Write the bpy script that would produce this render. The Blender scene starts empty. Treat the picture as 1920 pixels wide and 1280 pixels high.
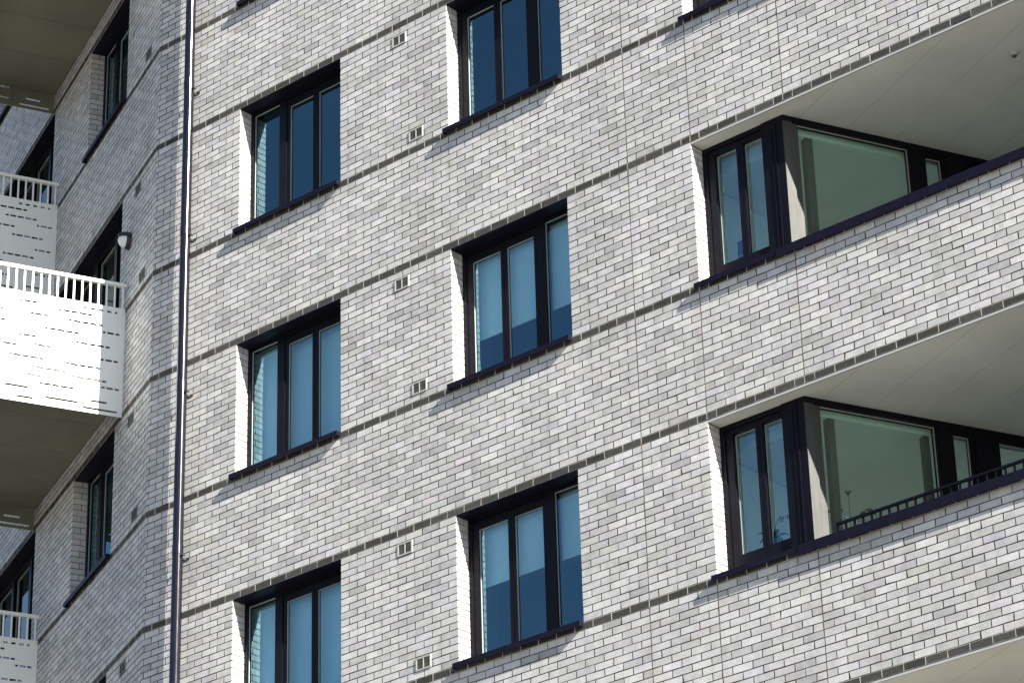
import bpy, math, random
from mathutils import Vector, Matrix
random.seed(7)
S = bpy.context.scene
COL = S.collection
R = math.radians

# ------------------------------------------------------------------ camera
cam_d = bpy.data.cameras.new("camera")
cam = bpy.data.objects.new("camera", cam_d); COL.objects.link(cam)
CAM = (21.69171907, -20.97942613, -18.23872109)
rx = Vector((0.75451044, 0.65575683, -0.0264003))
dn = Vector((-0.3137762, 0.32511391, -0.8921017))
fw = Vector((-0.57641867, 0.68138383, 0.45106273))
m = Matrix((rx, -dn, -fw)).transposed().to_4x4()
m.translation = CAM
cam.matrix_world = m
cam_d.sensor_width = 36; cam_d.sensor_fit = 'HORIZONTAL'
cam_d.lens = 36 * 5770.98 / 1920
cam_d.clip_start = 0.5; cam_d.clip_end = 6000
S.camera = cam

# ------------------------------------------------------------------ light
LD = Vector((-5.1, 1.0, -3.2)).normalized()          # the way the sunlight travels
EL = math.asin(-LD.z); AZ = math.atan2(-LD.x, -LD.y)
w = bpy.data.worlds.new("World"); S.world = w; w.use_nodes = True
nt = w.node_tree; bg = nt.nodes['Background']
sky = nt.nodes.new('ShaderNodeTexSky'); sky.sky_type = 'NISHITA'; sky.sun_disc = False
sky.sun_elevation = EL; sky.sun_rotation = AZ; sky.ozone_density = 2.0; sky.air_density = 1.0; sky.dust_density = 0.6
nt.links.new(sky.outputs[0], bg.inputs[0]); bg.inputs[1].default_value = 0.05
sd = bpy.data.lights.new("sun", 'SUN'); sd.energy = 5.0; sd.angle = R(0.5); sd.color = (1.0, 0.958, 0.84)
sun = bpy.data.objects.new("sun", sd); COL.objects.link(sun)
sun.rotation_euler = LD.to_track_quat('-Z', 'Y').to_euler(); sun.location = (30, -10, 20)
S.view_settings.view_transform = 'Standard'; S.view_settings.look = 'None'
S.view_settings.exposure = 1.7; S.view_settings.gamma = 1; S.view_settings.use_curve_mapping = False

# ------------------------------------------------------------------ materials
def mat(name, base=(.5, .5, .5), rough=.6, metal=0, spec=.5):
    mt = bpy.data.materials.new(name); mt.use_nodes = True
    b = mt.node_tree.nodes['Principled BSDF']
    b.inputs['Base Color'].default_value = (*base, 1); b.inputs['Roughness'].default_value = rough
    b.inputs['Metallic'].default_value = metal; b.inputs['Specular IOR Level'].default_value = spec
    return mt
class NT:
    def __init__(s, mt): s.t = mt.node_tree; s.b = s.t.nodes['Principled BSDF']
    def n(s, k, **kw):
        o = s.t.nodes.new(k)
        for a, v in kw.items():
            if a.startswith('i_'): o.inputs[int(a[2:])].default_value = v
            else: setattr(o, a, v)
        return o
    def l(s, a, b): s.t.links.new(a, b)
    def noise(s, scale, detail=4, rough=.6, co=None):
        o = s.n('ShaderNodeTexNoise'); o.inputs['Scale'].default_value = scale
        o.inputs['Detail'].default_value = detail; o.inputs['Roughness'].default_value = rough
        if co is not None: s.l(co, o.inputs['Vector'])
        return o.outputs['Fac']
    def ramp(s, f, stops):
        o = s.n('ShaderNodeValToRGB'); e = o.color_ramp.elements
        while len(e) < len(stops): e.new(.5)
        for q, (p, c) in zip(e, stops):
            q.position = p; q.color = (*c, 1) if len(c) == 3 else c
        s.l(f, o.inputs[0]); return o.outputs[0]
    def mix(s, f, a, b, mode='MIX'):
        o = s.n('ShaderNodeMix', data_type='RGBA', blend_type=mode)
        for v, i in ((f, 0), (a, 6), (b, 7)):
            if hasattr(v, 'node'): s.l(v, o.inputs[i])
            elif i == 0: o.inputs[0].default_value = v
            else: o.inputs[i].default_value = (*v, 1)
        return o.outputs[2]
    def bump(s, h, strength, dist):
        o = s.n('ShaderNodeBump'); o.inputs['Strength'].default_value = strength; o.inputs['Distance'].default_value = dist
        s.l(h, o.inputs['Height']); s.l(o.outputs[0], s.b.inputs['Normal'])

def world_pos(t): return t.n('ShaderNodeNewGeometry').outputs['Position']

M = {}
def brick_mat():
    mt = mat('pale_glazed_brick', rough=.62, spec=.35); t = NT(mt); P = world_pos(t)
    a = t.n('ShaderNodeAttribute', attribute_name='tone').outputs['Color']
    fine = t.noise(90, 3, .7, P)
    c = t.mix(1, a, t.ramp(fine, [(.28, (.66, .66, .66)), (.5, (.98, .98, .98)), (.75, (1.16, 1.16, 1.16))]), 'MULTIPLY')
    smear = t.noise(9, 3, .6, P)
    c = t.mix(1, c, t.ramp(smear, [(.3, (.84, .84, .84)), (.6, (1.04, 1.04, 1.04))]), 'MULTIPLY')
    c = t.mix(1, c, t.ramp(t.noise(.9, 5, .6, P), [(.36, (.90, .90, .895)), (.6, (1.03, 1.03, 1.03))]), 'MULTIPLY')
    mp = t.n('ShaderNodeMapping'); mp.inputs['Scale'].default_value = (7, 7, .35); t.l(P, mp.inputs[0])
    c = t.mix(1, c, t.ramp(t.noise(1.0, 4, .6, mp.outputs[0]), [(.32, (.91, .905, .89)), (.5, (1, 1, 1))]), 'MULTIPLY')
    v = t.n('ShaderNodeTexVoronoi'); v.inputs['Scale'].default_value = 26; t.l(P, v.inputs['Vector'])
    pit = t.ramp(v.outputs['Distance'], [(.0, (.45, .44, .42)), (.07, (.7, .7, .68)), (.11, (1, 1, 1))])
    c = t.mix(1, c, pit, 'MULTIPLY')
    # rusty and greenish salts bleeding from some joints
    big = t.noise(1.3, 4, .65, P); med = t.noise(14, 3, .6, P)
    f = t.n('ShaderNodeMath', operation='MULTIPLY')
    t.l(t.ramp(big, [(.58, (0, 0, 0)), (.72, (1, 1, 1))]), f.inputs[0]); t.l(t.ramp(med, [(.52, (0, 0, 0)), (.66, (.34, .34, .34))]), f.inputs[1])
    c = t.mix(f.outputs[0], c, (.56, .43, .30))
    t.l(c, t.b.inputs['Base Color'])
    t.bump(t.noise(140, 4, .7, P), .22, .0016)
    return mt
def mortar_mat():
    mt = mat('grey_mortar', rough=.9, spec=.1); t = NT(mt); P = world_pos(t)
    f = t.noise(3.2, 5, .7, P)
    c = t.ramp(f, [(.40, (.088, .084, .078)), (.49, (.10, .09, .075)), (.55, (.24, .17, .09)), (.61, (.5, .28, .12)), (.70, (.42, .39, .18))])
    t.l(c, t.b.inputs['Base Color']); return mt
def lightmortar_mat():
    mt = mat('pale_mortar', rough=.9, spec=.1); t = NT(mt); P = world_pos(t)
    f = t.noise(5, 4, .7, P)
    t.l(t.ramp(f, [(.4, (.62, .60, .57)), (.55, (.64, .57, .48)), (.64, (.62, .42, .26))]), t.b.inputs['Base Color']); return mt
def blackbrick_mat():
    mt = mat('black_brick', rough=.75, spec=.3); t = NT(mt); P = world_pos(t)
    a = t.n('ShaderNodeAttribute', attribute_name='tone').outputs['Color']
    f = t.noise(160, 3, .8, P)
    c = t.ramp(f, [(.36, (.03, .029, .028)), (.58, (.055, .053, .052)), (.72, (.26, .25, .23))])
    t.l(t.mix(1, c, a, 'MULTIPLY'), t.b.inputs['Base Color'])
    t.bump(t.noise(120, 3, .7, P), .3, .002); return mt
def metal_mat(name, base, rough, met=0., spec=.5, ns=30, streak=.25):
    mt = mat(name, base, rough, met, spec); t = NT(mt); P = world_pos(t)
    mp = t.n('ShaderNodeMapping'); mp.inputs['Scale'].default_value = (1, 1, .08); t.l(P, mp.inputs[0])
    f = t.noise(ns, 4, .6, mp.outputs[0])
    lo = tuple(x * (1 - streak) for x in base); hi = tuple(min(1, x * (1 + streak)) for x in base)
    t.l(t.ramp(f, [(.3, lo), (.7, hi)]), t.b.inputs['Base Color'])
    r = t.n('ShaderNodeMapRange'); t.l(t.noise(8, 3, .6, P), r.inputs[0])
    r.inputs[3].default_value = max(.02, rough * .75); r.inputs[4].default_value = rough * 1.25
    t.l(r.outputs[0], t.b.inputs['Roughness']); return mt
def plaster_mat(name, base, rough=.85, amp=.05, scale=1.2):
    mt = mat(name, base, rough, 0, .2); t = NT(mt); P = world_pos(t)
    f = t.noise(scale, 4, .6, P)
    t.l(t.ramp(f, [(.35, tuple(x * (1 - amp) for x in base)), (.65, tuple(x * (1 + amp) for x in base))]), t.b.inputs['Base Color'])
    return mt
def glass_mat(name, tint, ior=1.6, gl=(1, 1, 1)):
    mt = bpy.data.materials.new(name); mt.use_nodes = True; t = mt.node_tree
    t.nodes.remove(t.nodes['Principled BSDF']); out = t.nodes['Material Output']
    tr = t.nodes.new('ShaderNodeBsdfTransparent'); tr.inputs[0].default_value = (*tint, 1)
    g = t.nodes.new('ShaderNodeBsdfGlossy'); g.inputs['Roughness'].default_value = .0; g.inputs[0].default_value = (*gl, 1)
    fr = t.nodes.new('ShaderNodeFresnel'); fr.inputs[0].default_value = ior
    geo = t.nodes.new('ShaderNodeNewGeometry'); no = t.nodes.new('ShaderNodeTexNoise'); no.inputs['Scale'].default_value = .9
    t.links.new(geo.outputs['Position'], no.inputs['Vector'])
    bp = t.nodes.new('ShaderNodeBump'); bp.inputs['Strength'].default_value = .02; bp.inputs['Distance'].default_value = .01
    t.links.new(no.outputs['Fac'], bp.inputs['Height']); t.links.new(bp.outputs[0], g.inputs['Normal'])
    bf = t.nodes.new('ShaderNodeMath'); bf.operation = 'SUBTRACT'; bf.inputs[0].default_value = 1.0
    t.links.new(geo.outputs['Backfacing'], bf.inputs[1])
    mu = t.nodes.new('ShaderNodeMath'); mu.operation = 'MULTIPLY'
    t.links.new(fr.outputs[0], mu.inputs[0]); t.links.new(bf.outputs[0], mu.inputs[1])
    mx = t.nodes.new('ShaderNodeMixShader')
    t.links.new(mu.outputs[0], mx.inputs[0]); t.links.new(tr.outputs[0], mx.inputs[1]); t.links.new(g.outputs[0], mx.inputs[2])
    t.links.new(mx.outputs[0], out.inputs[0]); return mt

M['brick'] = brick_mat(); M['mortar'] = mortar_mat(); M['pmortar'] = lightmortar_mat(); M['black'] = blackbrick_mat()
M['frame'] = metal_mat('dark_aluminium_frame', (.0045, .004, .008), .42, 0, .14)
M['sill'] = metal_mat('dark_sill_metal', (.006, .0045, .014), .45, 0, .16)
M['liner'] = metal_mat('dark_grey_metal', (.05, .05, .05), .5, 0, .3)
M['gasket'] = mat('pale_gasket', (.33, .35, .34), .5)
M['pipe'] = metal_mat('gunmetal_pipe', (.006, .0055, .012), .18, 0.0, .5, 20, .12)
M['bracket'] = mat('black_bracket', (.03, .03, .03), .5)
M['sealant'] = mat('brown_sealant', (.12, .085, .065), .9, 0, .1)
M['soffit'] = plaster_mat('pale_soffit_board', (.64, .645, .61), .8, .10, .6)
M['trim'] = mat('light_trim', (.42, .42, .43), .5)
M['white'] = metal_mat('white_powder_coated_steel', (.80, .80, .78), .42, 0, .4, 12, .02)
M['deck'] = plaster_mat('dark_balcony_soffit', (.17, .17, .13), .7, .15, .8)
M['wall_in'] = plaster_mat('interior_paint', (.84, .85, .83))
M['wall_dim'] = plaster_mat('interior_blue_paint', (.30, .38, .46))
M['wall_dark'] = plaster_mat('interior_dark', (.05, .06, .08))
M['floor_in'] = plaster_mat('interior_floor', (.55, .50, .44))
M['blind'] = plaster_mat('roller_blind_fabric', (.70, .74, .78))
M['glass'] = glass_mat('blue_coated_glass', (.82, .94, .97), 2.75, (.46, .82, 1.0))
M['sideglass'] = glass_mat('greenish_clear_glass', (.86, .995, .955), 2.3, (.95, 1, .97))
M['vent'] = mat('vent_plastic', (.36, .355, .34), .6); M['ventdark'] = mat('vent_grille', (.045, .045, .045), .7)
M['lamp_white'] = mat('opal_diffuser', (.75, .77, .8), .3); M['lamp_dark'] = mat('lamp_casing', (.02, .02, .03), .35)
M['leaf'] = plaster_mat('orchid_leaf', (.03, .09, .04), .4, .3, 30); M['petal'] = plaster_mat('orchid_petal', (.30, .09, .28), .6, .2, 60)
M['pot'] = mat('ceramic_pot', (.10, .16, .28), .3); M['carton'] = plaster_mat('purple_carton', (.10, .05, .22), .5, .1, 20)
M['print'] = mat('pale_print', (.5, .5, .6), .6)
def ground_mat():
    mt = mat('paved_ground', (.3, .3, .29), .9); t = NT(mt); P = world_pos(t)
    f = t.noise(.15, 6, .6, P); t.l(t.ramp(f, [(.35, (.14, .135, .125)), (.65, (.19, .185, .17))]), t.b.inputs['Base Color']); return mt
M['ground'] = ground_mat()

# ------------------------------------------------------------------ mesh helpers
class MB:
    def __init__(s): s.v = []; s.f = []; s.c = []; s.t = (.5, .5, .5)
    def quad(s, *p, c=None):
        n = len(s.v); s.v += [tuple(q) for q in p]; s.f.append(tuple(range(n, n + len(p)))); s.c.append(c or s.t)
    def box(s, x0, x1, y0, y1, z0, z1, c=None, skip=''):
        n = len(s.v)
        s.v += [(x, y, z) for z in (z0, z1) for y in (y0, y1) for x in (x0, x1)]
        F = {'b': (0, 2, 3, 1), 't': (4, 5, 7, 6), 'f': (0, 1, 5, 4), 'k': (2, 6, 7, 3), 'l': (0, 4, 6, 2), 'r': (1, 3, 7, 5)}
        for k, q in F.items():
            if k not in skip: s.f.append(tuple(n + i for i in q)); s.c.append(c or s.t)
    def tube(s, pts, r, seg=10, cap=True):
        rings = []
        for i, p in enumerate(pts):
            p = Vector(p); a = Vector(pts[max(0, i - 1)]); b = Vector(pts[min(len(pts) - 1, i + 1)])
            d = (b - a).normalized(); u = d.orthogonal().normalized() if i == 0 else (u - d * u.dot(d)).normalized()
            vv = d.cross(u); rr = r[i] if isinstance(r, (list, tuple)) else r
            n = len(s.v); rings.append(n)
            for k in range(seg):
                an = 2 * math.pi * k / seg; s.v.append(tuple(p + (u * math.cos(an) + vv * math.sin(an)) * rr))
        for a, b in zip(rings, rings[1:]):
            for k in range(seg):
                s.f.append((a + k, a + (k + 1) % seg, b + (k + 1) % seg, b + k)); s.c.append(s.t)
        if cap:
            s.f.append(tuple(rings[0] + k for k in range(seg))[::-1]); s.c.append(s.t)
            s.f.append(tuple(rings[-1] + k for k in range(seg))); s.c.append(s.t)
    def prism(s, poly, z0, z1):
        n = len(s.v); k = len(poly)
        s.v += [(x, y, z0) for x, y in poly] + [(x, y, z1) for x, y in poly]
        s.f.append(tuple(range(n, n + k))[::-1]); s.f.append(tuple(range(n + k, n + 2 * k))); s.c += [s.t] * 2
        for i in range(k):
            j = (i + 1) % k; s.f.append((n + i, n + j, n + k + j, n + k + i)); s.c.append(s.t)
    def mesh(s, name, mt, tone=False, smooth=False):
        me = bpy.data.meshes.new(name); me.from_pydata(s.v, [], s.f)
        if tone:
            at = me.color_attributes.new('tone', 'FLOAT_COLOR', 'CORNER'); buf = []
            for f, c in zip(s.f, s.c): buf += [c[0], c[1], c[2], 1.0] * len(f)
            at.data.foreach_set('color', buf)
        me.materials.append(M[mt])
        if smooth: me.polygons.foreach_set('use_smooth', [True] * len(me.polygons))
        me.update(); return me
def obj(name, mesh, parent=None, loc=(0, 0, 0), rz=0):
    o = bpy.data.objects.new(name, mesh); COL.objects.link(o); o.location = loc; o.rotation_euler = (0, 0, rz)
    if parent: o.parent = parent
    return o
def build(mb, name, mt, parent=None, loc=(0, 0, 0), rz=0, **k): return obj(name, mb.mesh(name, mt, **k), parent, loc, rz)
def copy_tree(o, loc, rz=None):
    c = o.copy(); COL.objects.link(c); c.location = loc
    if rz is not None: c.rotation_euler = (0, 0, rz)
    for ch in list(o.children):
        d = ch.copy(); COL.objects.link(d); d.parent = c
    return c

GZ = -19.9
B = bpy.data.objects.new('apartment_building', None); COL.objects.link(B); B.location = (0, 0, GZ)
B['label'] = 'pale grey brick apartment block with dark framed windows, black brick bands and balconies'
B['category'] = 'building'
def wl(x, y, z): return (x, y, z - GZ)               # world -> building local

# ground
g = MB(); g.quad((-1500, -1500, GZ), (1500, -1500, GZ), (1500, 1500, GZ), (-1500, 1500, GZ))
go = build(g, 'ground', 'ground'); go['kind'] = 'structure'; go['label'] = 'paved ground below the building'; 

# ------------------------------------------------------------------ brick walls
BR = .225; CO = .075; ZT = 6.9; ZB = -11.4
TH = .4278
FOLD = -1.384
def tone():
    r = random.random()
    if r < .06: b = random.uniform(.38, .44)
    elif r < .36: b = random.uniform(.44, .51)
    else: b = random.uniform(.50, .60)
    h = random.gauss(0, .010); v = random.gauss(0.004, .012)
    return (b * (1.008 + h), b * (.986 - v), b * (1.0 - h * .6 + v))
def brick(mb, x0, x1, z0, z1, dark=False, prot=0, el=False, er=False):
    c = tone() if not dark else (random.uniform(.6, 1.2),) * 3
    off = -prot + random.gauss(0, .0005); ax = random.gauss(0, .004); az = random.gauss(0, .008)
    if dark: off = -.0022; ax = random.uniform(-.003, .003); az = random.uniform(-.006, .006)
    xm = (x0 + x1) / 2; zm = (z0 + z1) / 2
    j = lambda: random.gauss(0, .0011)
    P = [(x + j(), z + j()) for x, z in ((x0, z0), (x1, z0), (x1, z1), (x0, z1))]
    F = [(x, off + ax * (x - xm) + az * (z - zm), z) for x, z in P]
    K = [(x, .0118, z) for x, z in P]
    if not dark and random.random() < .04:
        q = random.randrange(4); x_, y_, z_ = F[q]; sx = 1 if q in (0, 3) else -1; sz = 1 if q < 2 else -1
        F[q] = (x_ + sx * random.uniform(.003, .010), y_, z_ + sz * random.uniform(.001, .005))
    n = len(mb.v); mb.v += F + K
    for q in ((0, 1, 2, 3), (0, 4, 5, 1), (1, 5, 6, 2), (2, 6, 7, 3), (3, 7, 4, 0)):
        mb.f.append(tuple(n + i for i in q))
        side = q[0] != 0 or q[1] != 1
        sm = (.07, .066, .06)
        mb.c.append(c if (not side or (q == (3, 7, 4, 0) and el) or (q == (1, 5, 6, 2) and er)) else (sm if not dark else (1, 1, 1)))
def lay_wall(X0, X1, opens, joints, jambs, phase, loc, rz, nm, right_open=None):
    """bricks course by course; opens: (x0,x1,z0,z1); joints: list of x"""
    mb = MB(); bands = {}
    r0 = round(ZB / CO); r1 = round(ZT / CO)
    cuts0 = sorted(joints)
    for r in range(r0, r1):
        z0 = r * CO; zc = z0 + CO / 2
        # intervals of solid wall
        seg = [(X0, X1)]
        for (a, b, c, d) in opens:
            if c < zc < d:
                ns = []
                for s0, s1 in seg:
                    if b <= s0 or a >= s1: ns.append((s0, s1)); continue
                    if a > s0 + .002: ns.append((s0, a))
                    if b < s1 - .002: ns.append((b, s1))
                seg = ns
        band = (r % 40 == 0) or (r % 40 == 18)
        ph = .5 if r % 2 == 0 else 0.
        for si, (s0, s1) in enumerate(seg):
            tgt = bands.setdefault((r, si), MB()) if band else mb
            cuts = [s0] + [j for j in cuts0 if s0 + .02 < j < s1 - .02] + [s1]
            for a, b in zip(cuts, cuts[1:]):
                ga = .005 if a in cuts0 and a != s0 else 0; gb = .005 if b in cuts0 and b != s1 else 0
                i = math.floor((a - phase) / BR - ph) - 1
                while True:
                    e0 = phase + (i + ph) * BR; e1 = e0 + BR
                    if e0 >= b - 1e-6: break
                    x0 = max(e0 + .005, a + ga); x1 = min(e1 - .005, b - gb)
                    if not ga and abs(e0 - a) < .006: x0 = a
                    if not gb and abs(e1 - b) < .006: x1 = b
                    if x1 - x0 > .012:
                        brick(tgt, x0, x1, z0 + .005, z0 + CO - .005, band, .0 if not band else .0006, e0 + .005 < a - 1e-4 or abs(e0 - a) < .006 and not ga, e1 - .005 > b + 1e-4 or abs(e1 - b) < .006 and not gb)
                    i += 1
    # reveals
    for (a, b, c, d) in jambs:
        for r in range(round(c / CO), round(d / CO)):
            z0 = r * CO + .005; z1 = z0 + CO - .01
            for side, x in ((1, a), (-1, b)):
                if x is None: continue
                ys = [(.012, .1025), (.1125, .176)] if r % 2 else [(.012, .176)]
                for y0, y1 in ys:
                    cc = tone(); o1 = random.gauss(0, .0004)
                    if side == 1: mb.box(x - .02, x + o1, y0, y1, z0, z1, cc, 'kl')
                    else: mb.box(x - o1, x + .02, y0, y1, z0, z1, cc, 'kr')
    build(mb, 'brick_wall' if nm == 0 else 'brick_wall', 'brick', B, wl(*loc), rz, tone=True)
    for r, bm in bands.items():
        o = build(bm, 'black_brick_band', 'black', B, wl(*loc), rz, tone=True)
        pass
def backing(X0, X1, opens, loc, rz, depth=.30, y=.0085):
    """mortar face and the wall's thickness, as cells between all break lines"""
    opens = [(a - .006, b + .006, c - .001, d + .001) for a, b, c, d in opens]
    mb = MB(); xs = sorted({X0, X1, *[q for o in opens for q in o[:2]]}); zs = sorted({-19.9, 14.0, *[q for o in opens for q in o[2:]]})
    xs = [x for x in xs if X0 <= x <= X1]
    for xa, xb in zip(xs, xs[1:]):
        run = None
        for za, zb in zip(zs, zs[1:]):
            xm = (xa + xb) / 2; zm = (za + zb) / 2
            if any(o[0] < xm < o[1] and o[2] < zm < o[3] for o in opens):
                continue
            mb.box(xa, xb, y, y + depth, za, zb)
    build(mb, 'mortar_bed', 'mortar', B, wl(*loc), rz)
    pm = MB()
    for r in range(round(ZB / CO), round(ZT / CO)):
        if r % 40 in (0, 18):
            z0 = r * CO; zc = z0 + .04; seg = [(X0, X1)]
            for (a, b, c, d) in opens:
                if c < zc < d: seg = [q for s0, s1 in seg for q in (([(s0, min(a, s1))] if a > s0 else []) + ([(max(b, s0), s1)] if b < s1 else []) if not (b <= s0 or a >= s1) else [(s0, s1)])]
            for a, b in seg:
                pm = MB()
                if b - a > .01: pm.box(a + .001, b - .001, -.0009, .0080, z0 + .003, z0 + CO - .002); build(pm, 'pale_mortar_strip', 'pmortar', B, wl(*loc), rz)

W1 = 1.575
openA = [(0, W1, 3 * k - W1, 3. * k) for k in (1, 0, -1, -2)]
openB = [(3.15, 3.15 + W1, 3 * k - W1, 3. * k) for k in (0, -1, -2)]
XR = 14.4
openC = [(6.3, XR, 3 * k - W1, 3. * k) for k in (1, 0, -1, -2, -3)]
opens = openA + openB + openC
jC = [(6.3, None, o[2], o[3]) for o in openC]
lay_wall(FOLD, XR, opens, [-.7875, 5.5125, 6.3, 7.425], openA + openB + jC, 0., (0, 0, 0), 0, 0)
backing(FOLD, XR, opens, (0, 0, 0), 0)

# wing: local u = -(distance from the fold)
S0 = 1.26; WO = []
for k in (2, 1, 0, -1, -2, -3):
    if k % 2: WO.append((-S0 - W1, -S0, 3 * k - W1, 3. * k)); WO.append((-S0 - 2 * W1 - 3.15, -S0 - 2 * W1, 3 * k - 2.4, 3. * k))
    else: WO.append((-S0 - 2 * W1, -S0, 3 * k - 2.4, 3. * k)); WO.append((-S0 - 4 * W1, -S0 - 3 * W1, 3 * k - W1, 3. * k))
WL = (FOLD, 0, 0); WR = -TH
lay_wall(-14.4, 0., WO, [], WO, -S0, WL, WR, 1)
backing(-14.4, 0., WO, WL, WR)
# short return that closes the prow behind the fold
for x in (-.7875, 5.5125):
    mv = MB(); mv.box(x - .0045, x + .0045, -.0002, .0080, ZB, ZT); build(mv, 'movement_joint', 'sealant', B, wl(0, 0, 0))
for o0 in [3 * k for k in (1, 0, -1, -2, -3)]:
    for x in (6.3, 7.425):
        mv = MB(); mv.box(x - .0045, x + .0045, -.0002, .0080, o0 + .003, o0 + 3 - W1 - .003); build(mv, 'movement_joint', 'sealant', B, wl(0, 0, 0))

# ------------------------------------------------------------------ windows
def ring(mb, x0, x1, z0, z1, w_, y0, y1, top=None, bot=None):
    t = top or w_; b = bot or w_
    mb.box(x0, x0 + w_, y0, y1, z0, z1); mb.box(x1 - w_, x1, y0, y1, z0, z1)
    mb.box(x0 + w_, x1 - w_, y0, y1, z1 - t, z1); mb.box(x0 + w_, x1 - w_, y0, y1, z0, z0 + b)
def make_window(flip, loc, rz=0, name='window'):
    """local origin: left foot of opening, on the wall face.  flip=False: fixed light at right"""
    W, H = W1, W1
    fx = (lambda a, b: (a, b)) if not flip else (lambda a, b: (W - b, W - a))
    fr = MB(); ring(fr, .002, W - .002, 0, H - .004, .048, .176, .262, .04, .05)
    a, b = fx(1.012, 1.12); fr.box(a, b, .176, .262, .05, H - .044)
    o = build(fr, name, 'frame', B, wl(*loc), rz)
    for k, (p, q, g0, g1) in enumerate(((.052, .5575, .13, .515), (.5625, 1.008, .60, .965))):
        a, b = fx(p, q); ga, gb = fx(g0, g1); sh = MB(); y0, y1 = .186, .232; zb_, zt_, hb, ht = .055, H - .05, .11, H - .137
        sh.box(a, ga, y0, y1, zb_, zt_); sh.box(gb, b, y0, y1, zb_, zt_); sh.box(ga, gb, y0, y1, ht, zt_); sh.box(ga, gb, y0, y1, zb_, hb)
        build(sh, 'sash', 'frame', o)
        gk = MB(); ring(gk, ga, gb, hb, ht, .005, .200, .2115); build(gk, 'glazing_gasket', 'gasket', o)
        gl = MB(); gl.box(ga + .0005, gb - .0005, .212, .216, hb + .0005, ht - .0005); build(gl, 'pane', 'glass', o)
    a, b = fx(1.12, W - .05)
    gk = MB(); ring(gk, a, b, .05, H - .044, .006, .196, .2045); build(gk, 'glazing_gasket', 'gasket', o)
    gl = MB(); gl.box(a + .001, b - .001, .205, .209, .052, H - .046); build(gl, 'pane', 'glass', o)
    s = MB(); s.box(-.035, W - .006, -.06, -.056, -.050, .006); s.box(-.035, W - .006, -.056, .175, .001, .006)
    s.box(-.035, -.031, -.056, -.002, -.045, .001); s.box(W - .010, W - .006, -.056, -.002, -.045, .001)
    s.box(-.03, W - .012, -.050, -.003, -.012, .0)
    build(s, 'sill', 'sill', o)
    l = MB(); l.box(.003, W - .003, .001, .175, H - .010, H + .004); build(l, 'lintel_plate', 'sill', o)
    return o
winA = make_window(True, (0, 0, -W1))
def place(wi, x, z): return copy_tree(wi, wl(x, 0, z))
for k in (1, -1, -2): place(winA, 0, 3 * k - W1)
winB = make_window(False, (3.15, 0, -W1))
for k in (-1, -2): place(winB, 3.15, 3 * k - W1)

# rooms behind the windows
def room(x0, x1, depth, zf, zc, ox0, ox1, oz0, oz1, loc, rz, wallm, y0=.304, backm=None):
    r = MB()
    r.quad((x0, y0, zf), (x0, depth, zf), (x0, depth, zc), (x0, y0, zc))
    r.quad((x1, depth, zf), (x1, y0, zf), (x1, y0, zc), (x1, depth, zc))
    r.quad((x0, y0, zf), (x0, y0, zc), (ox0, y0, zc), (ox0, y0, zf)); r.quad((ox1, y0, zf), (ox1, y0, zc), (x1, y0, zc), (x1, y0, zf))
    r.quad((ox0, y0, zf), (ox0, y0, oz0), (ox1, y0, oz0), (ox1, y0, zf)); 
    if zc > oz1 + .001: r.quad((ox0, y0, oz1), (ox0, y0, zc), (ox1, y0, zc), (ox1, y0, oz1))
    r.quad((x0, y0, zc), (x0, depth, zc), (x1, depth, zc), (x1, y0, zc))
    o = build(r, 'room_interior', wallm, B, wl(*loc), rz)
    f = MB(); f.box(x0, x1, y0, depth, zf - .02, zf); build(f, 'room_floor', 'floor_in', o)
    bw = MB(); bw.box(x0, x1, depth, depth + .02, zf, zc); build(bw, 'back_wall', backm or wallm, o)
    # lining of the window opening inside the wall
    n = MB(); n.box(ox0 - .02, ox0 - .001, .262, y0 + .001, oz0, oz1); n.box(ox1 + .001, ox1 + .02, .262, y0 + .001, oz0, oz1)
    n.box(ox0, ox1, .262, y0 + .02, oz0 - .02, oz0 + .02); n.box(ox0, ox1, .262, y0 + .001, oz1, oz1 + .02)
    build(n, 'window_board', 'wall_in', o)
    return o
def blind(x0, x1, z0, z1, y, parent_loc=(0, 0, 0), rz=0):
    b = MB(); b.box(x0, x1, y, y + .004, z0 + .02, z1); b.box(x0, x1, y - .004, y + .010, z0, z0 + .02)
    b.tube([(x0, y + .03, z1 + .02), (x1, y + .03, z1 + .02)], .022, 12)
    build(b, 'roller_blind', 'blind', B, wl(*parent_loc), rz)
for k in (1, 0, -1, -2):
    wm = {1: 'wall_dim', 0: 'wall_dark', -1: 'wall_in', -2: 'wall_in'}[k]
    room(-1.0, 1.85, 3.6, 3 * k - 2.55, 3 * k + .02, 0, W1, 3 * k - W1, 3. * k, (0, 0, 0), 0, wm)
    if k in (0, -1): blind(3.15 + .03, 3.15 + W1 - .03, 3 * k - 3 - (1.0 if k == 0 else .72), 3 * k - 3 - .05, .30)
    if k in (-1, -2): blind(.03, W1 - .03, 3 * k - W1 + .03, 3 * k - .05, .33)
    if k == 1: continue
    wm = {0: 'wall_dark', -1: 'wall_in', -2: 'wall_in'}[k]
    o = room(2.0, 5.9, 1.95, 3 * k - 2.55, 3 * k + .11, 3.15, 3.15 + W1, 3 * k - W1, 3. * k, (0, 0, 0), 0, wm, backm='wall_dark')

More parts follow.
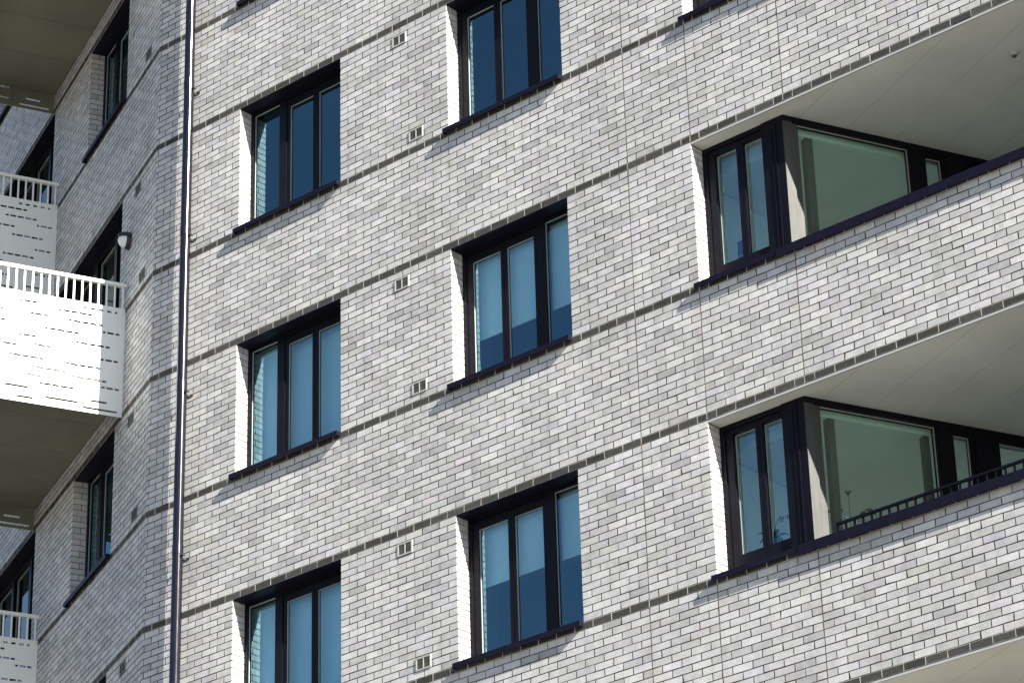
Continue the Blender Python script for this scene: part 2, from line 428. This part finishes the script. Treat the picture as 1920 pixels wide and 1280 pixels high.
# ------------------------------------------------------------------ corner balconies (right)
KX, KY = 7.285, .165
vx, vy = .4115, .9114      # along the side glazing
nx, ny = .9114, -.4115     # its outward normal
SR = math.atan2(vy, vx)    # local x along v ; local -y is the outward normal
def clip(poly, a, b, c):   # keep a*x+b*y<=c
    out = []
    for i in range(len(poly)):
        p, q = poly[i], poly[(i + 1) % len(poly)]; dp = a * p[0] + b * p[1] - c; dq = a * q[0] + b * q[1] - c
        if dp <= 0: out.append(p)
        if dp * dq < 0: t = dp / (dp - dq); out.append((p[0] + t * (q[0] - p[0]), p[1] + t * (q[1] - p[1])))
    return out
def corner_balcony(k):
    z = 3. * k
    so = MB(); YB = 5.0
    edges = [-6.0] + [.19 + .53 * i for i in range(0, 12)] + [20]
    k0 = KX * vx + KY * vy
    for a, b in zip(edges, edges[1:]):
        p = [(6.304, .022), (XR, .022), (XR, YB), (6.304, YB)]
        p = clip(p, vx, vy, k0 + b - .002); 
        if p: p = clip(p, -vx, -vy, -(k0 + a + .002))
        if len(p) > 2: so.prism(p, z - .022, z - .010)
    o = build(so, 'corner_balcony', 'soffit', B, wl(0, 0, 0)); o['label'] = 'recessed corner balcony with pale boarded ceiling'
    sl = MB(); sl.box(6.32, XR, .31, YB, z - .009, z + .22); sl.box(6.32, XR, .012, .31, z - .009, z - .004); build(sl, 'floor_slab', 'soffit', o)
    tr = MB(); tr.box(6.304, XR, .0015, .021, z - .026, z - .004); build(tr, 'edge_trim', 'trim', o)
    dk = MB(); dk.box(6.3005, 6.304, .001, .17, z - .030, z - .003); build(dk, 'shadow_gap_strip', 'bracket', o)
    if k > -3:
        pass
    if k <= 0:
        zb = z - W1
        # coping
        cp = MB(); cp.box(6.27, 7.245, -.05, -.046, zb - .048, zb + .004); cp.box(6.27, 7.245, -.046, .17, zb, zb + .004)
        xx = 7.245
        for x1 in (7.70, 8.95, 10.2, 11.45, 12.7, XR):
            cp.box(xx + .002, x1 - .002, -.055, -.051, zb - .082, zb + .012); cp.box(xx + .002, x1 - .002, -.051, .33, zb + .008, zb + .012); 
            xx = x1
        build(cp, 'parapet_coping', 'sill', o)
    # parapet back wall
        pw = MB(); pw.box(7.3, XR, .306, .33, z - 2.72, zb + .006); build(pw, 'parapet_lining', 'liner', o)
    # front part of corner window
    H = W1
    fr = MB(); zb = z - W1
    ring(fr, 6.303, 7.07, zb + .055, z - .024, .05, .176, .261, .05, .05)
    fr.box(7.024, 7.2745, .1655, .262, zb + .004, z - .0235)
    fr.box(7.135, 7.148, .158, .1655, zb + .09, z - .10); fr.box(7.185, 7.196, .156, .1655, zb + .09, z - .06)
    fr.box(6.303, 7.0, .19, .26, zb + .005, zb + .05)
    wn = build(fr, 'corner_window', 'frame', B, wl(0, 0, 0))
    for a, ga, gb, b in ((6.356, 6.436, 6.700, 6.738), (6.742, 6.778, 7.012, 7.019)):
        zl, zh, hb, ht = zb + .11, z - .078, zb + .23, z - .128
        sh = MB(); sh.box(a, ga, .19, .256, zl, zh); sh.box(gb, b, .19, .256, zl, zh); sh.box(ga, gb, .19, .256, ht, zh); sh.box(ga, gb, .19, .256, zl, hb)
        build(sh, 'sash', 'frame', wn)
        gk = MB(); ring(gk, ga, gb, hb, ht, .005, .236, .2455); build(gk, 'glazing_gasket', 'gasket', wn)
        gl = MB(); gl.box(ga + .0005, gb - .0005, .246, .250, hb + .0005, ht - .0005); build(gl, 'pane', 'glass', wn)
    # side glazing, local frame: x along v, y inward (-n), origin K
    sg = MB(); zf = z - 2.45
    L = 4.2
    posts = [(0.0, .10, .0), (.10, .175, .02), (1.41, 1.55, .0), (1.83, 2.06, .0), (3.1, 3.25, .0), (4.05, 4.2, 0)]
    for a, b, y in posts[2:]: sg.box(a + .0005, b - .0005, y, .09, zf + .08, z - .0235)
    sg.box(0.0, L, -.001, .09, z - .0845, z - .0235); sg.box(0, L, -.001, .09, zf, zf + .08)
    for a, b in ((.175, 1.41), (1.55, 1.83), (2.06, 3.1), (3.25, 4.05)):
        e = .0 if a < 1 else .05
        if e: ring(sg, a, b, zf + .08, z - .085, e, .01, .08)
    side = build(sg, 'side_glazing', 'frame', B, wl(KX, KY, 0), SR)
    cp_ = MB()
    for a, b, y in posts[:2]: cp_.box(a + .0005, b - .0005, y, .09, zf + .08, z - .085)
    build(cp_, 'corner_post', 'liner', side)
    for a, b in ((.175, 1.41), (1.55, 1.83), (2.06, 3.1), (3.25, 4.05)):
        e = .0 if a < 1 else .05
        gk = MB(); ring(gk, a + e + .0003, b - e - .0003, zf + .0803 + e, z - .0852 - e, .008, .035, .0445); build(gk, 'glazing_gasket', 'gasket', side)
        gl = MB(); gl.box(a + e, b - e, .045, .049, zf + .081 + e, z - .086 - e); build(gl, 'pane', 'sideglass', side)
    # room behind, and its pelmet and corner column
    rm = MB()
    p = [(6.0, .304), (6.3, .304), (7.2, .304)]
    def sp(d, off=.10): return (KX + vx * d - nx * off, KY + vy * d - ny * off)
    e0 = sp(4.2)
    rm.quad((5.95, 5.0, zf), (e0[0], 5.0, zf), (e0[0], 5.0, zf + .5), (5.95, 5.0, zf + .5))  # low back wall; opening above it added to let light brighten the ceiling
    rm.quad((5.95, .304, zf), (5.95, 5.0, zf), (5.95, 5.0, z - .03), (5.95, .304, z - .03))
    rm.quad((5.95, .304, zf), (5.95, .304, z - .03), (6.301, .304, z - .03), (6.301, .304, zf))
    rm.quad((6.301, .304, zf), (6.301, .304, zb + .05), (7.2, .304, zb + .05), (7.2, .304, zf))
    rm.quad((e0[0], 5.0, zf), (e0[0], e0[1], zf), (e0[0], e0[1], z - .03), (e0[0], 5.0, z - .03))
    rm.quad((5.95, .30, z - .024), (5.95, 5.0, z - .024), (9.5, 5.0, z - .024), (6.9, .30, z - .024))
    ro = build(rm, 'room_interior', 'wall_in', B, wl(0, 0, 0))
    fl = MB(); q1 = sp(0, .09); q2 = sp(4.2, .09)
    fl.prism([(5.95, .31), (q1[0], .31), q2, (q2[0], 5.0), (5.95, 5.0)], zf - .03, zf - .002); build(fl, 'room_floor', 'floor_in', ro)
    pe = MB(); pe.prism([sp(.18, .15), sp(4.1, .15), sp(4.1, .21), sp(.18, .21)], z - .115, z - .03)
    build(pe, 'window_pelmet', 'wall_in', ro)
    pe = MB(); pe.prism([(6.32, .44), (7.14, .44), (7.14, .50), (6.32, .50)], z - .20, z - .03); build(pe, 'window_pelmet', 'wall_in', ro)
    for d0, d1 in (((.335, .42),) if k != -2 else ((.335, .41), (1.375, 1.435))):
        cl = MB(); cl.prism([sp(d0, .165), sp(d1, .165), sp(d1, .24), sp(d0, .24)], zf, z - .116); build(cl, 'inner_column', 'liner', ro)
    bd = MB(); bd.box(6.302, 7.1, .262, .42, zb + .205, zb + .235); build(bd, 'window_board', 'wall_in', ro)
    # balcony floor
    return o
for k in (0, -1, -2): corner_balcony(k)
# lowest one: only its ceiling edge shows
def low_soffit():
    z = -9.; so = MB(); k0 = KX * vx + KY * vy; edges = [-6.] + [.19 + .53 * i for i in range(12)] + [20]
    for a, b in zip(edges, edges[1:]):
        p = clip([(6.304, .022), (XR, .022), (XR, 5.), (6.304, 5.)], vx, vy, k0 + b - .002)
        if p: p = clip(p, -vx, -vy, -(k0 + a + .002))
        if len(p) > 2: so.prism(p, z - .022, z - .010)
    o = build(so, 'corner_balcony', 'soffit', B, wl(0, 0, 0)); o['label'] = 'recessed corner balcony of which only the ceiling edge shows'
    sl = MB(); sl.box(6.32, XR, .31, 5., z - .009, z + .22); sl.box(6.32, XR, .012, .31, z - .009, z - .004); build(sl, 'floor_slab', 'soffit', o)
    tr = MB(); tr.box(6.304, XR, .0015, .021, z - .026, z - .004); build(tr, 'edge_trim', 'trim', o)
low_soffit()
# end wall of the balconies, out of frame on the right, and their back wall
ew = MB(); ew.box(XR - .3, XR - .01, .34, 5.0, -13, 6); ew.box(9.3, XR - .3, 5.0, 5.2, -13, 6); build(ew, 'balcony_end_wall', 'wall_in', B, wl(0, 0, 0))

# railing on the lower corner balcony
rl = MB(); zt = -6 - 1.425
rl.box(7.605, XR, .045, .075, zt - .022, zt); rl.box(7.605, XR, .05, .07, zt - .30, zt - .285)
ra = build(rl, 'balcony_railing', 'frame', B, wl(0, 0, 0)); ra['label'] = 'low dark railing of short uprights behind the parapet coping'
x = 7.612
i = 0
while x < 10.2:
    b = MB(); b.box(x - .006, x + .006, .048, .072, zt - .284, zt - .0225); build(b, 'baluster', 'frame', ra); x += .0925
# round ceiling lamp/detector
dt = MB(); dt.tube([(9.531, .758, -3.022), (9.531, .758, -3.035), (9.531, .758, -3.06)], [.055, .05, .03], 20)
d_ = build(dt, 'ceiling_detector', 'trim', B, wl(0, 0, 0)); 
dt = MB(); dt.tube([(9.531, .758, -3.06), (9.531, .758, -3.075)], [.026, .018], 16); build(dt, 'sensor_tip', 'sealant', d_)

# ------------------------------------------------------------------ wing windows and doors
C, Sn = math.cos(TH), math.sin(TH)
def wing_pt(u, y, z): return (FOLD + u * C + y * Sn, -u * Sn + y * C, z)     # local (u, inward, z) -> world
for (a, b, c, d) in WO:
    if b - a < 1.7:
        wo = copy_tree(winA, wl(*wing_pt(a, 0, c)), WR)
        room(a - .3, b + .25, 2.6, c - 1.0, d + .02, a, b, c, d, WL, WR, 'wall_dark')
    else:
        fr = MB(); W = b - a; H = d - c
        ring(fr, .002, W - .002, 0, H - .004, .06, .176, .262)
        for x in (W * .25, W * .5, W * .75): fr.box(x - .05, x + .05, .176, .262, .06, H - .064)
        o = build(fr, 'balcony_door', 'frame', B, wl(*wing_pt(a, 0, c)), WR); o['label'] = 'wide dark framed glazed door set onto a balcony'
        for q in range(4):
            gl = MB(); x0 = W * .25 * q + (.062 if q == 0 else .052); x1 = W * .25 * (q + 1) - (.062 if q == 3 else .052)
            gl.box(x0, x1, .235, .239, .062, H - .066); build(gl, 'pane', 'sideglass', o)
            gk = MB(); ring(gk, x0, x1, .061, H - .065, .008, .222, .2345); build(gk, 'glazing_gasket', 'gasket', o)
        l = MB(); l.box(.003, W - .003, .001, .175, H - .010, H + .004); build(l, 'lintel_plate', 'sill', o)
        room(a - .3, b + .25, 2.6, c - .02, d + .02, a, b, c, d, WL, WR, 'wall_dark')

# ------------------------------------------------------------------ perforated balconies on the wing
SLOTS = [(1.066, 1.259, -1.698),(1.457, 1.494, -1.845),(0.925, 1.131, -1.846),(0.403, 0.802, -1.739),(0.101, 0.51, -1.655),(1.425, 1.487, -1.988),(0.27, 0.677, -1.853),(0.554, 0.956, -2.004),(1.056, 1.251, -2.137),(0.062, 0.263, -1.933),(1.282, 1.473, -2.279),(0.877, 1.073, -2.238),(0.176, 0.582, -2.12),(0.072, 0.278, -2.287),(0.959, 1.356, -2.406),(0.285, 0.69, -2.41),(0.686, 1.089, -2.524),(0.984, 1.178, -2.631),(0.203, 0.613, -2.565),(0.59, 0.991, -2.715),(0.049, 0.26, -2.642),(1.126, 1.394, -2.795,1),(1.058, 1.253, -2.921,1),(0.537, 0.909, -2.881,1),(0.189, 0.388, -2.832,1),(0.063, 0.468, -2.93,1)]
def slotted(mb, L, slots, z0, z1, th=.004):
    """sheet in the local x-z plane (y 0..th) with long slots cut through it"""
    hh = .013
    rows = []
    for s in slots:
        a, b, z = s[:3]
        if len(s) > 3: ds = [(a, b)]
        else:
            ds = []; p = a; first = True
            while p < b - .01:
                q = min(b, p + (.078 if not first else .05)); ds.append((p, q)); p = q + .021; first = False
        rows.append((z, ds))
    zs = sorted({z0, z1, *[r[0] - hh for r in rows], *[r[0] + hh for r in rows]})
    for za, zb in zip(zs, zs[1:]):
        if zb - za < 1e-5: continue
        zm = (za + zb) / 2; holes = sorted(h for r in rows if abs(r[0] - zm) < hh for h in r[1])
        x = 0
        for a, b in holes:
            if a > x: mb.box(x, a, 0, th, za, zb)
            x = max(x, b)
        if x < L: mb.box(x, L, 0, th, za, zb)
def make_balcony():
    """local: x outward from wing wall (n), y along wall towards left (s), z relative to lintel level"""
    D, Ls = 1.51, 3.5
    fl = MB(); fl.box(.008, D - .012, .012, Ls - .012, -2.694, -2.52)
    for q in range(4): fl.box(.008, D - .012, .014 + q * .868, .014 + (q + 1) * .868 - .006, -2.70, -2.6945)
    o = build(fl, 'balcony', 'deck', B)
    # local frame here: x=n, y=s, right-handed? n x s = up
    pn = MB(); slotted(pn, D, SLOTS, -2.985, -1.585); build(pn, 'perforated_panel', 'white', o)
    far = MB(); slotted(far, D, SLOTS, -2.985, -1.585)
    far.v = [(x, y + Ls - .004, z) for x, y, z in far.v]; build(far, 'perforated_panel', 'white', o)
    fs = []
    for q in range(3): fs += [(s[0] + q * 1.2, min(s[1] + q * 1.2, Ls - .02), s[2] + random.uniform(-.004, .004), *s[3:]) for s in SLOTS if s[1] < 1.3 and s[1] + q * 1.2 < Ls]
    fp = MB(); slotted(fp, Ls - .01, fs, -2.985, -1.585); fp.v = [(D - y, x + .005, z) for x, y, z in fp.v]
    build(fp, 'perforated_panel', 'white', o)
    for yy in (.0045, Ls - .0125):
        ap = MB(); slotted(ap, D - .02, SLOTS, -2.984, -2.701); ap.v = [(x + .003, y + yy, z) for x, y, z in ap.v]; build(ap, 'apron_shade_sheet', 'deck', o)  # dark sheets added to deepen the shade inside the side aprons
    hr = MB(); hr.box(0.0, D + .02, -.022, .028, -1.305, -1.262); hr.box(D - .03, D + .02, .028, Ls - .028, -1.305, -1.262); hr.box(0., D + .02, Ls - .028, Ls + .022, -1.305, -1.262)
    build(hr, 'handrail', 'white', o)
    pos = []
    n = .04
    while n < D: pos.append((n, .001, 0)); pos.append((n, Ls - .009, 0)); n += .0985
    s = .10
    while s < Ls - .05: pos.append((D - .012, s, 1)); s += .0985
    for (x, y, t) in pos:
        b = MB()
        if t == 0: b.box(x - .011, x + .011, y + .0045, y + .0125, -1.68, -1.3055)
        else: b.box(x - .008, x, y - .011, y + .011, -1.68, -1.3055)
        build(b, 'baluster', 'white', o)
    return o
def bal_loc(s, z): 
    return wl(FOLD - C * (s + 3.5), Sn * (s + 3.5), z)
BRZ = math.atan2(-C, -Sn)   # local x axis -> outward normal n=(-sin,-cos)
bal = make_balcony()
bal.location = bal_loc(1.0, 0); bal.rotation_euler = (0, 0, BRZ); bal['label'] = 'white perforated steel balcony, its near side in the sun'
labels = {(6, 1.0): 'white perforated balcony of which only the dark underside shows', (3, 4.09): 'farther white perforated balcony in the shade behind the sunlit one', (-3, 4.09): 'farther white perforated balcony low down in the shade'}
for (z, s), lb in labels.items():
    c = copy_tree(bal, bal_loc(s, z), BRZ); c['label'] = lb

# ------------------------------------------------------------------ downpipe
PX, PY = -.735, -.118
pp = MB(); pp.tube([(PX, PY, z) for z in (-19.8, -10, -2, 6, 13.8)], .058, 32, False)
dp = build(pp, 'downpipe', 'pipe', B, wl(0, 0, 0), smooth=True)
for zc in (4.4, 2.45, .50, -1.43, -3.386, -5.33, -7.28, -9.2):
    cl = MB(); cl.tube([(PX, PY, zc + .02), (PX, PY, zc + .13)], .0615, 32); build(cl, 'pipe_collar', 'pipe', dp, smooth=False)
    br = MB(); br.box(PX - .062, PX + .066, PY - .010, PY + .010, zc - .012, zc + .012); br.box(PX - .01, PX + .01, PY + .04, .0, zc - .012, zc + .012)
    br.box(PX + .056, PX + .098, PY - .010, PY + .012, zc - .007, zc + .010); br.tube([(PX + .085, PY - .03, zc), (PX + .085, PY + .03, zc)], .008, 8)
    br.box(PX - .03, PX + .06, -.006, .0, zc - .014, zc + .014)
    build(br, 'pipe_bracket', 'bracket', dp)

# ------------------------------------------------------------------ vents
def make_vent(w_=.2, h=.138, fm='vent'):
    f = MB(); ring(f, 0, w_, 0, h, .016, -.006, .011); f.box(w_ / 2 - .006, w_ / 2 + .006, -.0055, .011, .016, h - .016)
    o = build(f, 'air_vent', fm, B)
    for q in (0, 1):
        g_ = MB(); x0 = .0162 + q * (w_ / 2 - .010); x1 = x0 + w_ / 2 - .0226
        for i in range(9): g_.box(x0, x1, -.002 + .0, .010, .018 + i * .0115, .025 + i * .0115)
        g_.box(x0, x1, .0105, .0115, .016, h - .016)
        build(g_, 'grille', 'ventdark', o)
    return o
v0 = make_vent(); first = True
def put_vent(loc, rz=0):
    global first
    if first: v0.location = loc; v0.rotation_euler = (0, 0, rz); first = False; return v0
    return copy_tree(v0, loc, rz)
VP = []
for k in (0, -1, -2):
    VP.append((2.362, 3 * k - .219)); VP.append((2.590, 3 * k - 1.499))
for x, z in VP: put_vent(wl(x, -.0015, z))
M['ventshade'] = mat('shaded_vent_plastic', (.13, .13, .13), .7)  # vent plastic with the wing's shade put into its colour
v0 = make_vent(fm='ventshade'); first = True
for k in (1, 0, -1, -2):
    put_vent(wl(*wing_pt(-.76, -.0015, 3 * k - .219)), WR); put_vent(wl(*wing_pt(-.51, -.0015, 3 * k - 1.499)), WR)

# ------------------------------------------------------------------ bulkhead wall lamp on the wing
def lamp():
    o0 = wing_pt(-.93, 0, -.72)
    c = MB(); seg = 28
    def dome(mb, r0, r1, depth, y0, squash=1.3, zmin=-9):
        rings = []
        for i in range(9):
            t = i / 8 * math.pi / 2; rr = r0 * math.cos(t) + .0005; y = y0 - depth * math.sin(t); n = len(mb.v); rings.append(n)
            for k in range(seg):
                an = 2 * math.pi * k / seg; mb.v.append((rr * math.cos(an), y, rr * squash * math.sin(an)))
        for a, b in zip(rings, rings[1:]):
            for k in range(seg): mb.f.append((a + k, a + (k + 1) % seg, b + (k + 1) % seg, b + k)); mb.c.append(mb.t)
    c = MB(); c.tube([(0, 0.0, 0), (0, -.06, 0)], [.085, .08], seg); c.v = [(x, y, z * 1.3) for x, y, z in c.v]
    ob = build(c, 'wall_lamp', 'lamp_dark', B, wl(*o0), WR, smooth=False); ob['label'] = 'oval bulkhead lamp with dark casing and white dome'
    dm = MB(); dome(dm, .072, 0, .085, -.058); build(dm, 'lamp_diffuser', 'lamp_white', ob, smooth=True)
    hd = MB(); rings = []
    for i, (y, r) in enumerate(((-.0, .088), (-.06, .086), (-.12, .074), (-.15, .050))):
        n = len(hd.v); rings.append(n)
        for k in range(15):
            an = math.radians(15 + 150 * k / 14); 
            for rr in (r, r - .006): hd.v.append((rr * math.cos(an), y, rr * 1.3 * math.sin(an)))
    for a, b in zip(rings, rings[1:]):
        for k in range(14):
            for e in (0, 1): hd.f.append((a + 2 * k + e, a + 2 * k + 2 + e, b + 2 * k + 2 + e, b + 2 * k + e)); hd.c.append(hd.t)
    for a, b in zip(rings, rings[1:]):
        for k in (0, 14): hd.f.append((a + 2 * k, a + 2 * k + 1, b + 2 * k + 1, b + 2 * k)); hd.c.append(hd.t)
    e = rings[-1]
    for k in range(14): hd.f.append((e + 2 * k, e + 2 * k + 1, e + 2 * k + 3, e + 2 * k + 2)); hd.c.append(hd.t)
    build(hd, 'lamp_hood', 'lamp_dark', ob)
lamp()

# ------------------------------------------------------------------ things on the window boards
def orchid(x, y, z, label, n_fl=6, hgt=.36, lean=.10):
    r = bpy.data.objects.new('orchid_plant', None); COL.objects.link(r); r.location = (x, y, z)
    r['label'] = label; r['category'] = 'house plant'
    p = MB(); p.tube([(0, 0, 0), (0, 0, .01), (0, 0, .10), (0, 0, .105)], [.04, .042, .055, .057], 20); build(p, 'pot', 'pot', r, smooth=True)
    for i in range(5):
        an = i * 1.3 + .4; lf = MB(); L = random.uniform(.13, .19); prev = None
        for j in range(9):
            t = j / 8; rad = L * t; zz = .10 + .07 * math.sin(t * 2.2) - .02 * t; wd = .022 * math.sin(math.pi * (.08 + .9 * t)) + .002
            cx, cy = math.cos(an) * rad, math.sin(an) * rad; px, py = -math.sin(an) * wd, math.cos(an) * wd
            row = [(cx - px, cy - py, zz + .004), (cx, cy, zz - .002), (cx + px, cy + py, zz + .004)]
            if prev:
                for q in (0, 1): lf.quad(prev[q], prev[q + 1], row[q + 1], row[q])
            prev = row
        o = build(lf, 'leaf', 'leaf', r); md = o.modifiers.new('s', 'SOLIDIFY'); md.thickness = .002
    st = MB(); pts = [(lean * (t ** 2.2) * 1.1, 0, .10 + hgt * math.sin(t * 1.75) * .95) for t in [i / 10 for i in range(11)]]
    st.tube(pts, .0025, 6); build(st, 'stem', 'leaf', r)
    for i in range(n_fl):
        c = Vector(pts[10 - i // 2 if i > 1 else 10]) + Vector((random.uniform(-.03, .03), random.uniform(-.03, .03), random.uniform(-.03, .025)))
        fm = MB(); ori = random.uniform(0, 6)
        for q in range(5):
            an = ori + q * 2 * math.pi / 5; d = Vector((math.cos(an), random.uniform(-.3, .3), math.sin(an))); s_ = Vector((-math.sin(an), 0, math.cos(an)))
            fm.quad(c, c + d * .008 + s_ * .005, c + d * .017, c + d * .008 - s_ * .005)
        o = build(fm, 'flower', 'petal', r); md = o.modifiers.new('s', 'SOLIDIFY'); md.thickness = .0015
orchid(6.72, .35, -7.34, 'purple flowered orchid on the lower corner window sill', 8, .22, .13)
def leafy():
    r = bpy.data.objects.new('potted_plant', None); COL.objects.link(r)
    bx, by = KX + vx * .60 - nx * .33, KY + vy * .60 - ny * .33
    r.location = (bx, by, -7.42); r['label'] = 'broad leaved potted plant behind the large side pane of the lower balcony'; r['category'] = 'house plant'
    p = MB(); p.tube([(0, 0, 0), (0, 0, .16)], [.06, .075], 20); build(p, 'pot', 'pot', r, smooth=True)
    for i, (an, L, up) in enumerate(((.9, .22, .34), (2.6, .26, .42), (4.1, .24, .30), (5.3, .20, .44), (.1, .16, .26))):
        s_ = MB(); pts = [(math.cos(an) * L * t * .6, math.sin(an) * L * t * .6, .14 + up * t) for t in (0, .33, .66, 1)]
        s_.tube(pts, .003, 6); build(s_, 'stem', 'leaf', r)
        lf = MB(); prev = None; b0 = Vector(pts[-1]); d = Vector((math.cos(an), math.sin(an), 0)); sd_ = Vector((-math.sin(an), math.cos(an), 0))
        for j in range(8):
            t = j / 7; c_ = b0 + d * (.13 * t) + Vector((0, 0, .03 * math.sin(t * 3) - .05 * t * t)); wd = .032 * math.sin(math.pi * (.06 + .92 * t)) + .001
            row = [c_ - sd_ * wd, c_ + Vector((0, 0, -.004)), c_ + sd_ * wd]
            if prev:
                for q in (0, 1): lf.quad(prev[q], prev[q + 1], row[q + 1], row[q])
            prev = row
        o = build(lf, 'leaf', 'leaf', r); md = o.modifiers.new('s', 'SOLIDIFY'); md.thickness = .002
leafy()
r = bpy.data.objects.new('carton', None); COL.objects.link(r); r.location = (6.582, .335, -4.340)
r['label'] = 'small purple carton standing on the upper corner window sill'; r['category'] = 'carton'
c_ = MB(); c_.box(-.045, .045, 0, .05, 0, .27); build(c_, 'box_body', 'carton', r)
p_ = MB()
for i in range(5): p_.box(-.03, .03 - .01 * (i % 2), -.001, 0, .03 + i * .018, .036 + i * .018)
build(p_, 'printed_panel', 'print', r)

def lathe(mb, prof, seg=20):
    rs = []
    for r_, z_ in prof:
        n = len(mb.v); rs.append(n)
        for k in range(seg): a_ = 2 * math.pi * k / seg; mb.v.append((r_ * math.cos(a_), r_ * math.sin(a_), z_))
    for a_, b_ in zip(rs, rs[1:]):
        for k in range(seg): mb.f.append((a_ + k, a_ + (k + 1) % seg, b_ + (k + 1) % seg, b_ + k)); mb.c.append(mb.t)
def ornament(x, y, z, prof, mt, lb):
    m_ = MB(); lathe(m_, [(.0005, 0)] + prof + [(.0005, prof[-1][1])]); o = build(m_, 'ornament', mt, None, (x, y, z), smooth=True)
    o['label'] = lb; o['category'] = 'ornament'
M['pale_glaze'] = mat('pale_glaze', (.62, .64, .66), .3)
ornament(.84, .29, -W1 + .021, [(.05, 0), (.062, .03), (.06, .07), (.035, .11), (.03, .15), (.036, .16)], 'pale_glaze', 'pale rounded ornament inside the upper left column window')
ornament(.66, .285, -3 - W1 + .021, [(.025, 0), (.027, .09), (.02, .12), (.009, .14), (.009, .17)], 'pale_glaze', 'slim pale bottle inside the middle left column window')

# ------------------------------------------------------------------ render settings
S.render.engine = 'CYCLES'
S.cycles.max_bounces = 8; S.cycles.transparent_max_bounces = 16; S.cycles.diffuse_bounces = 4
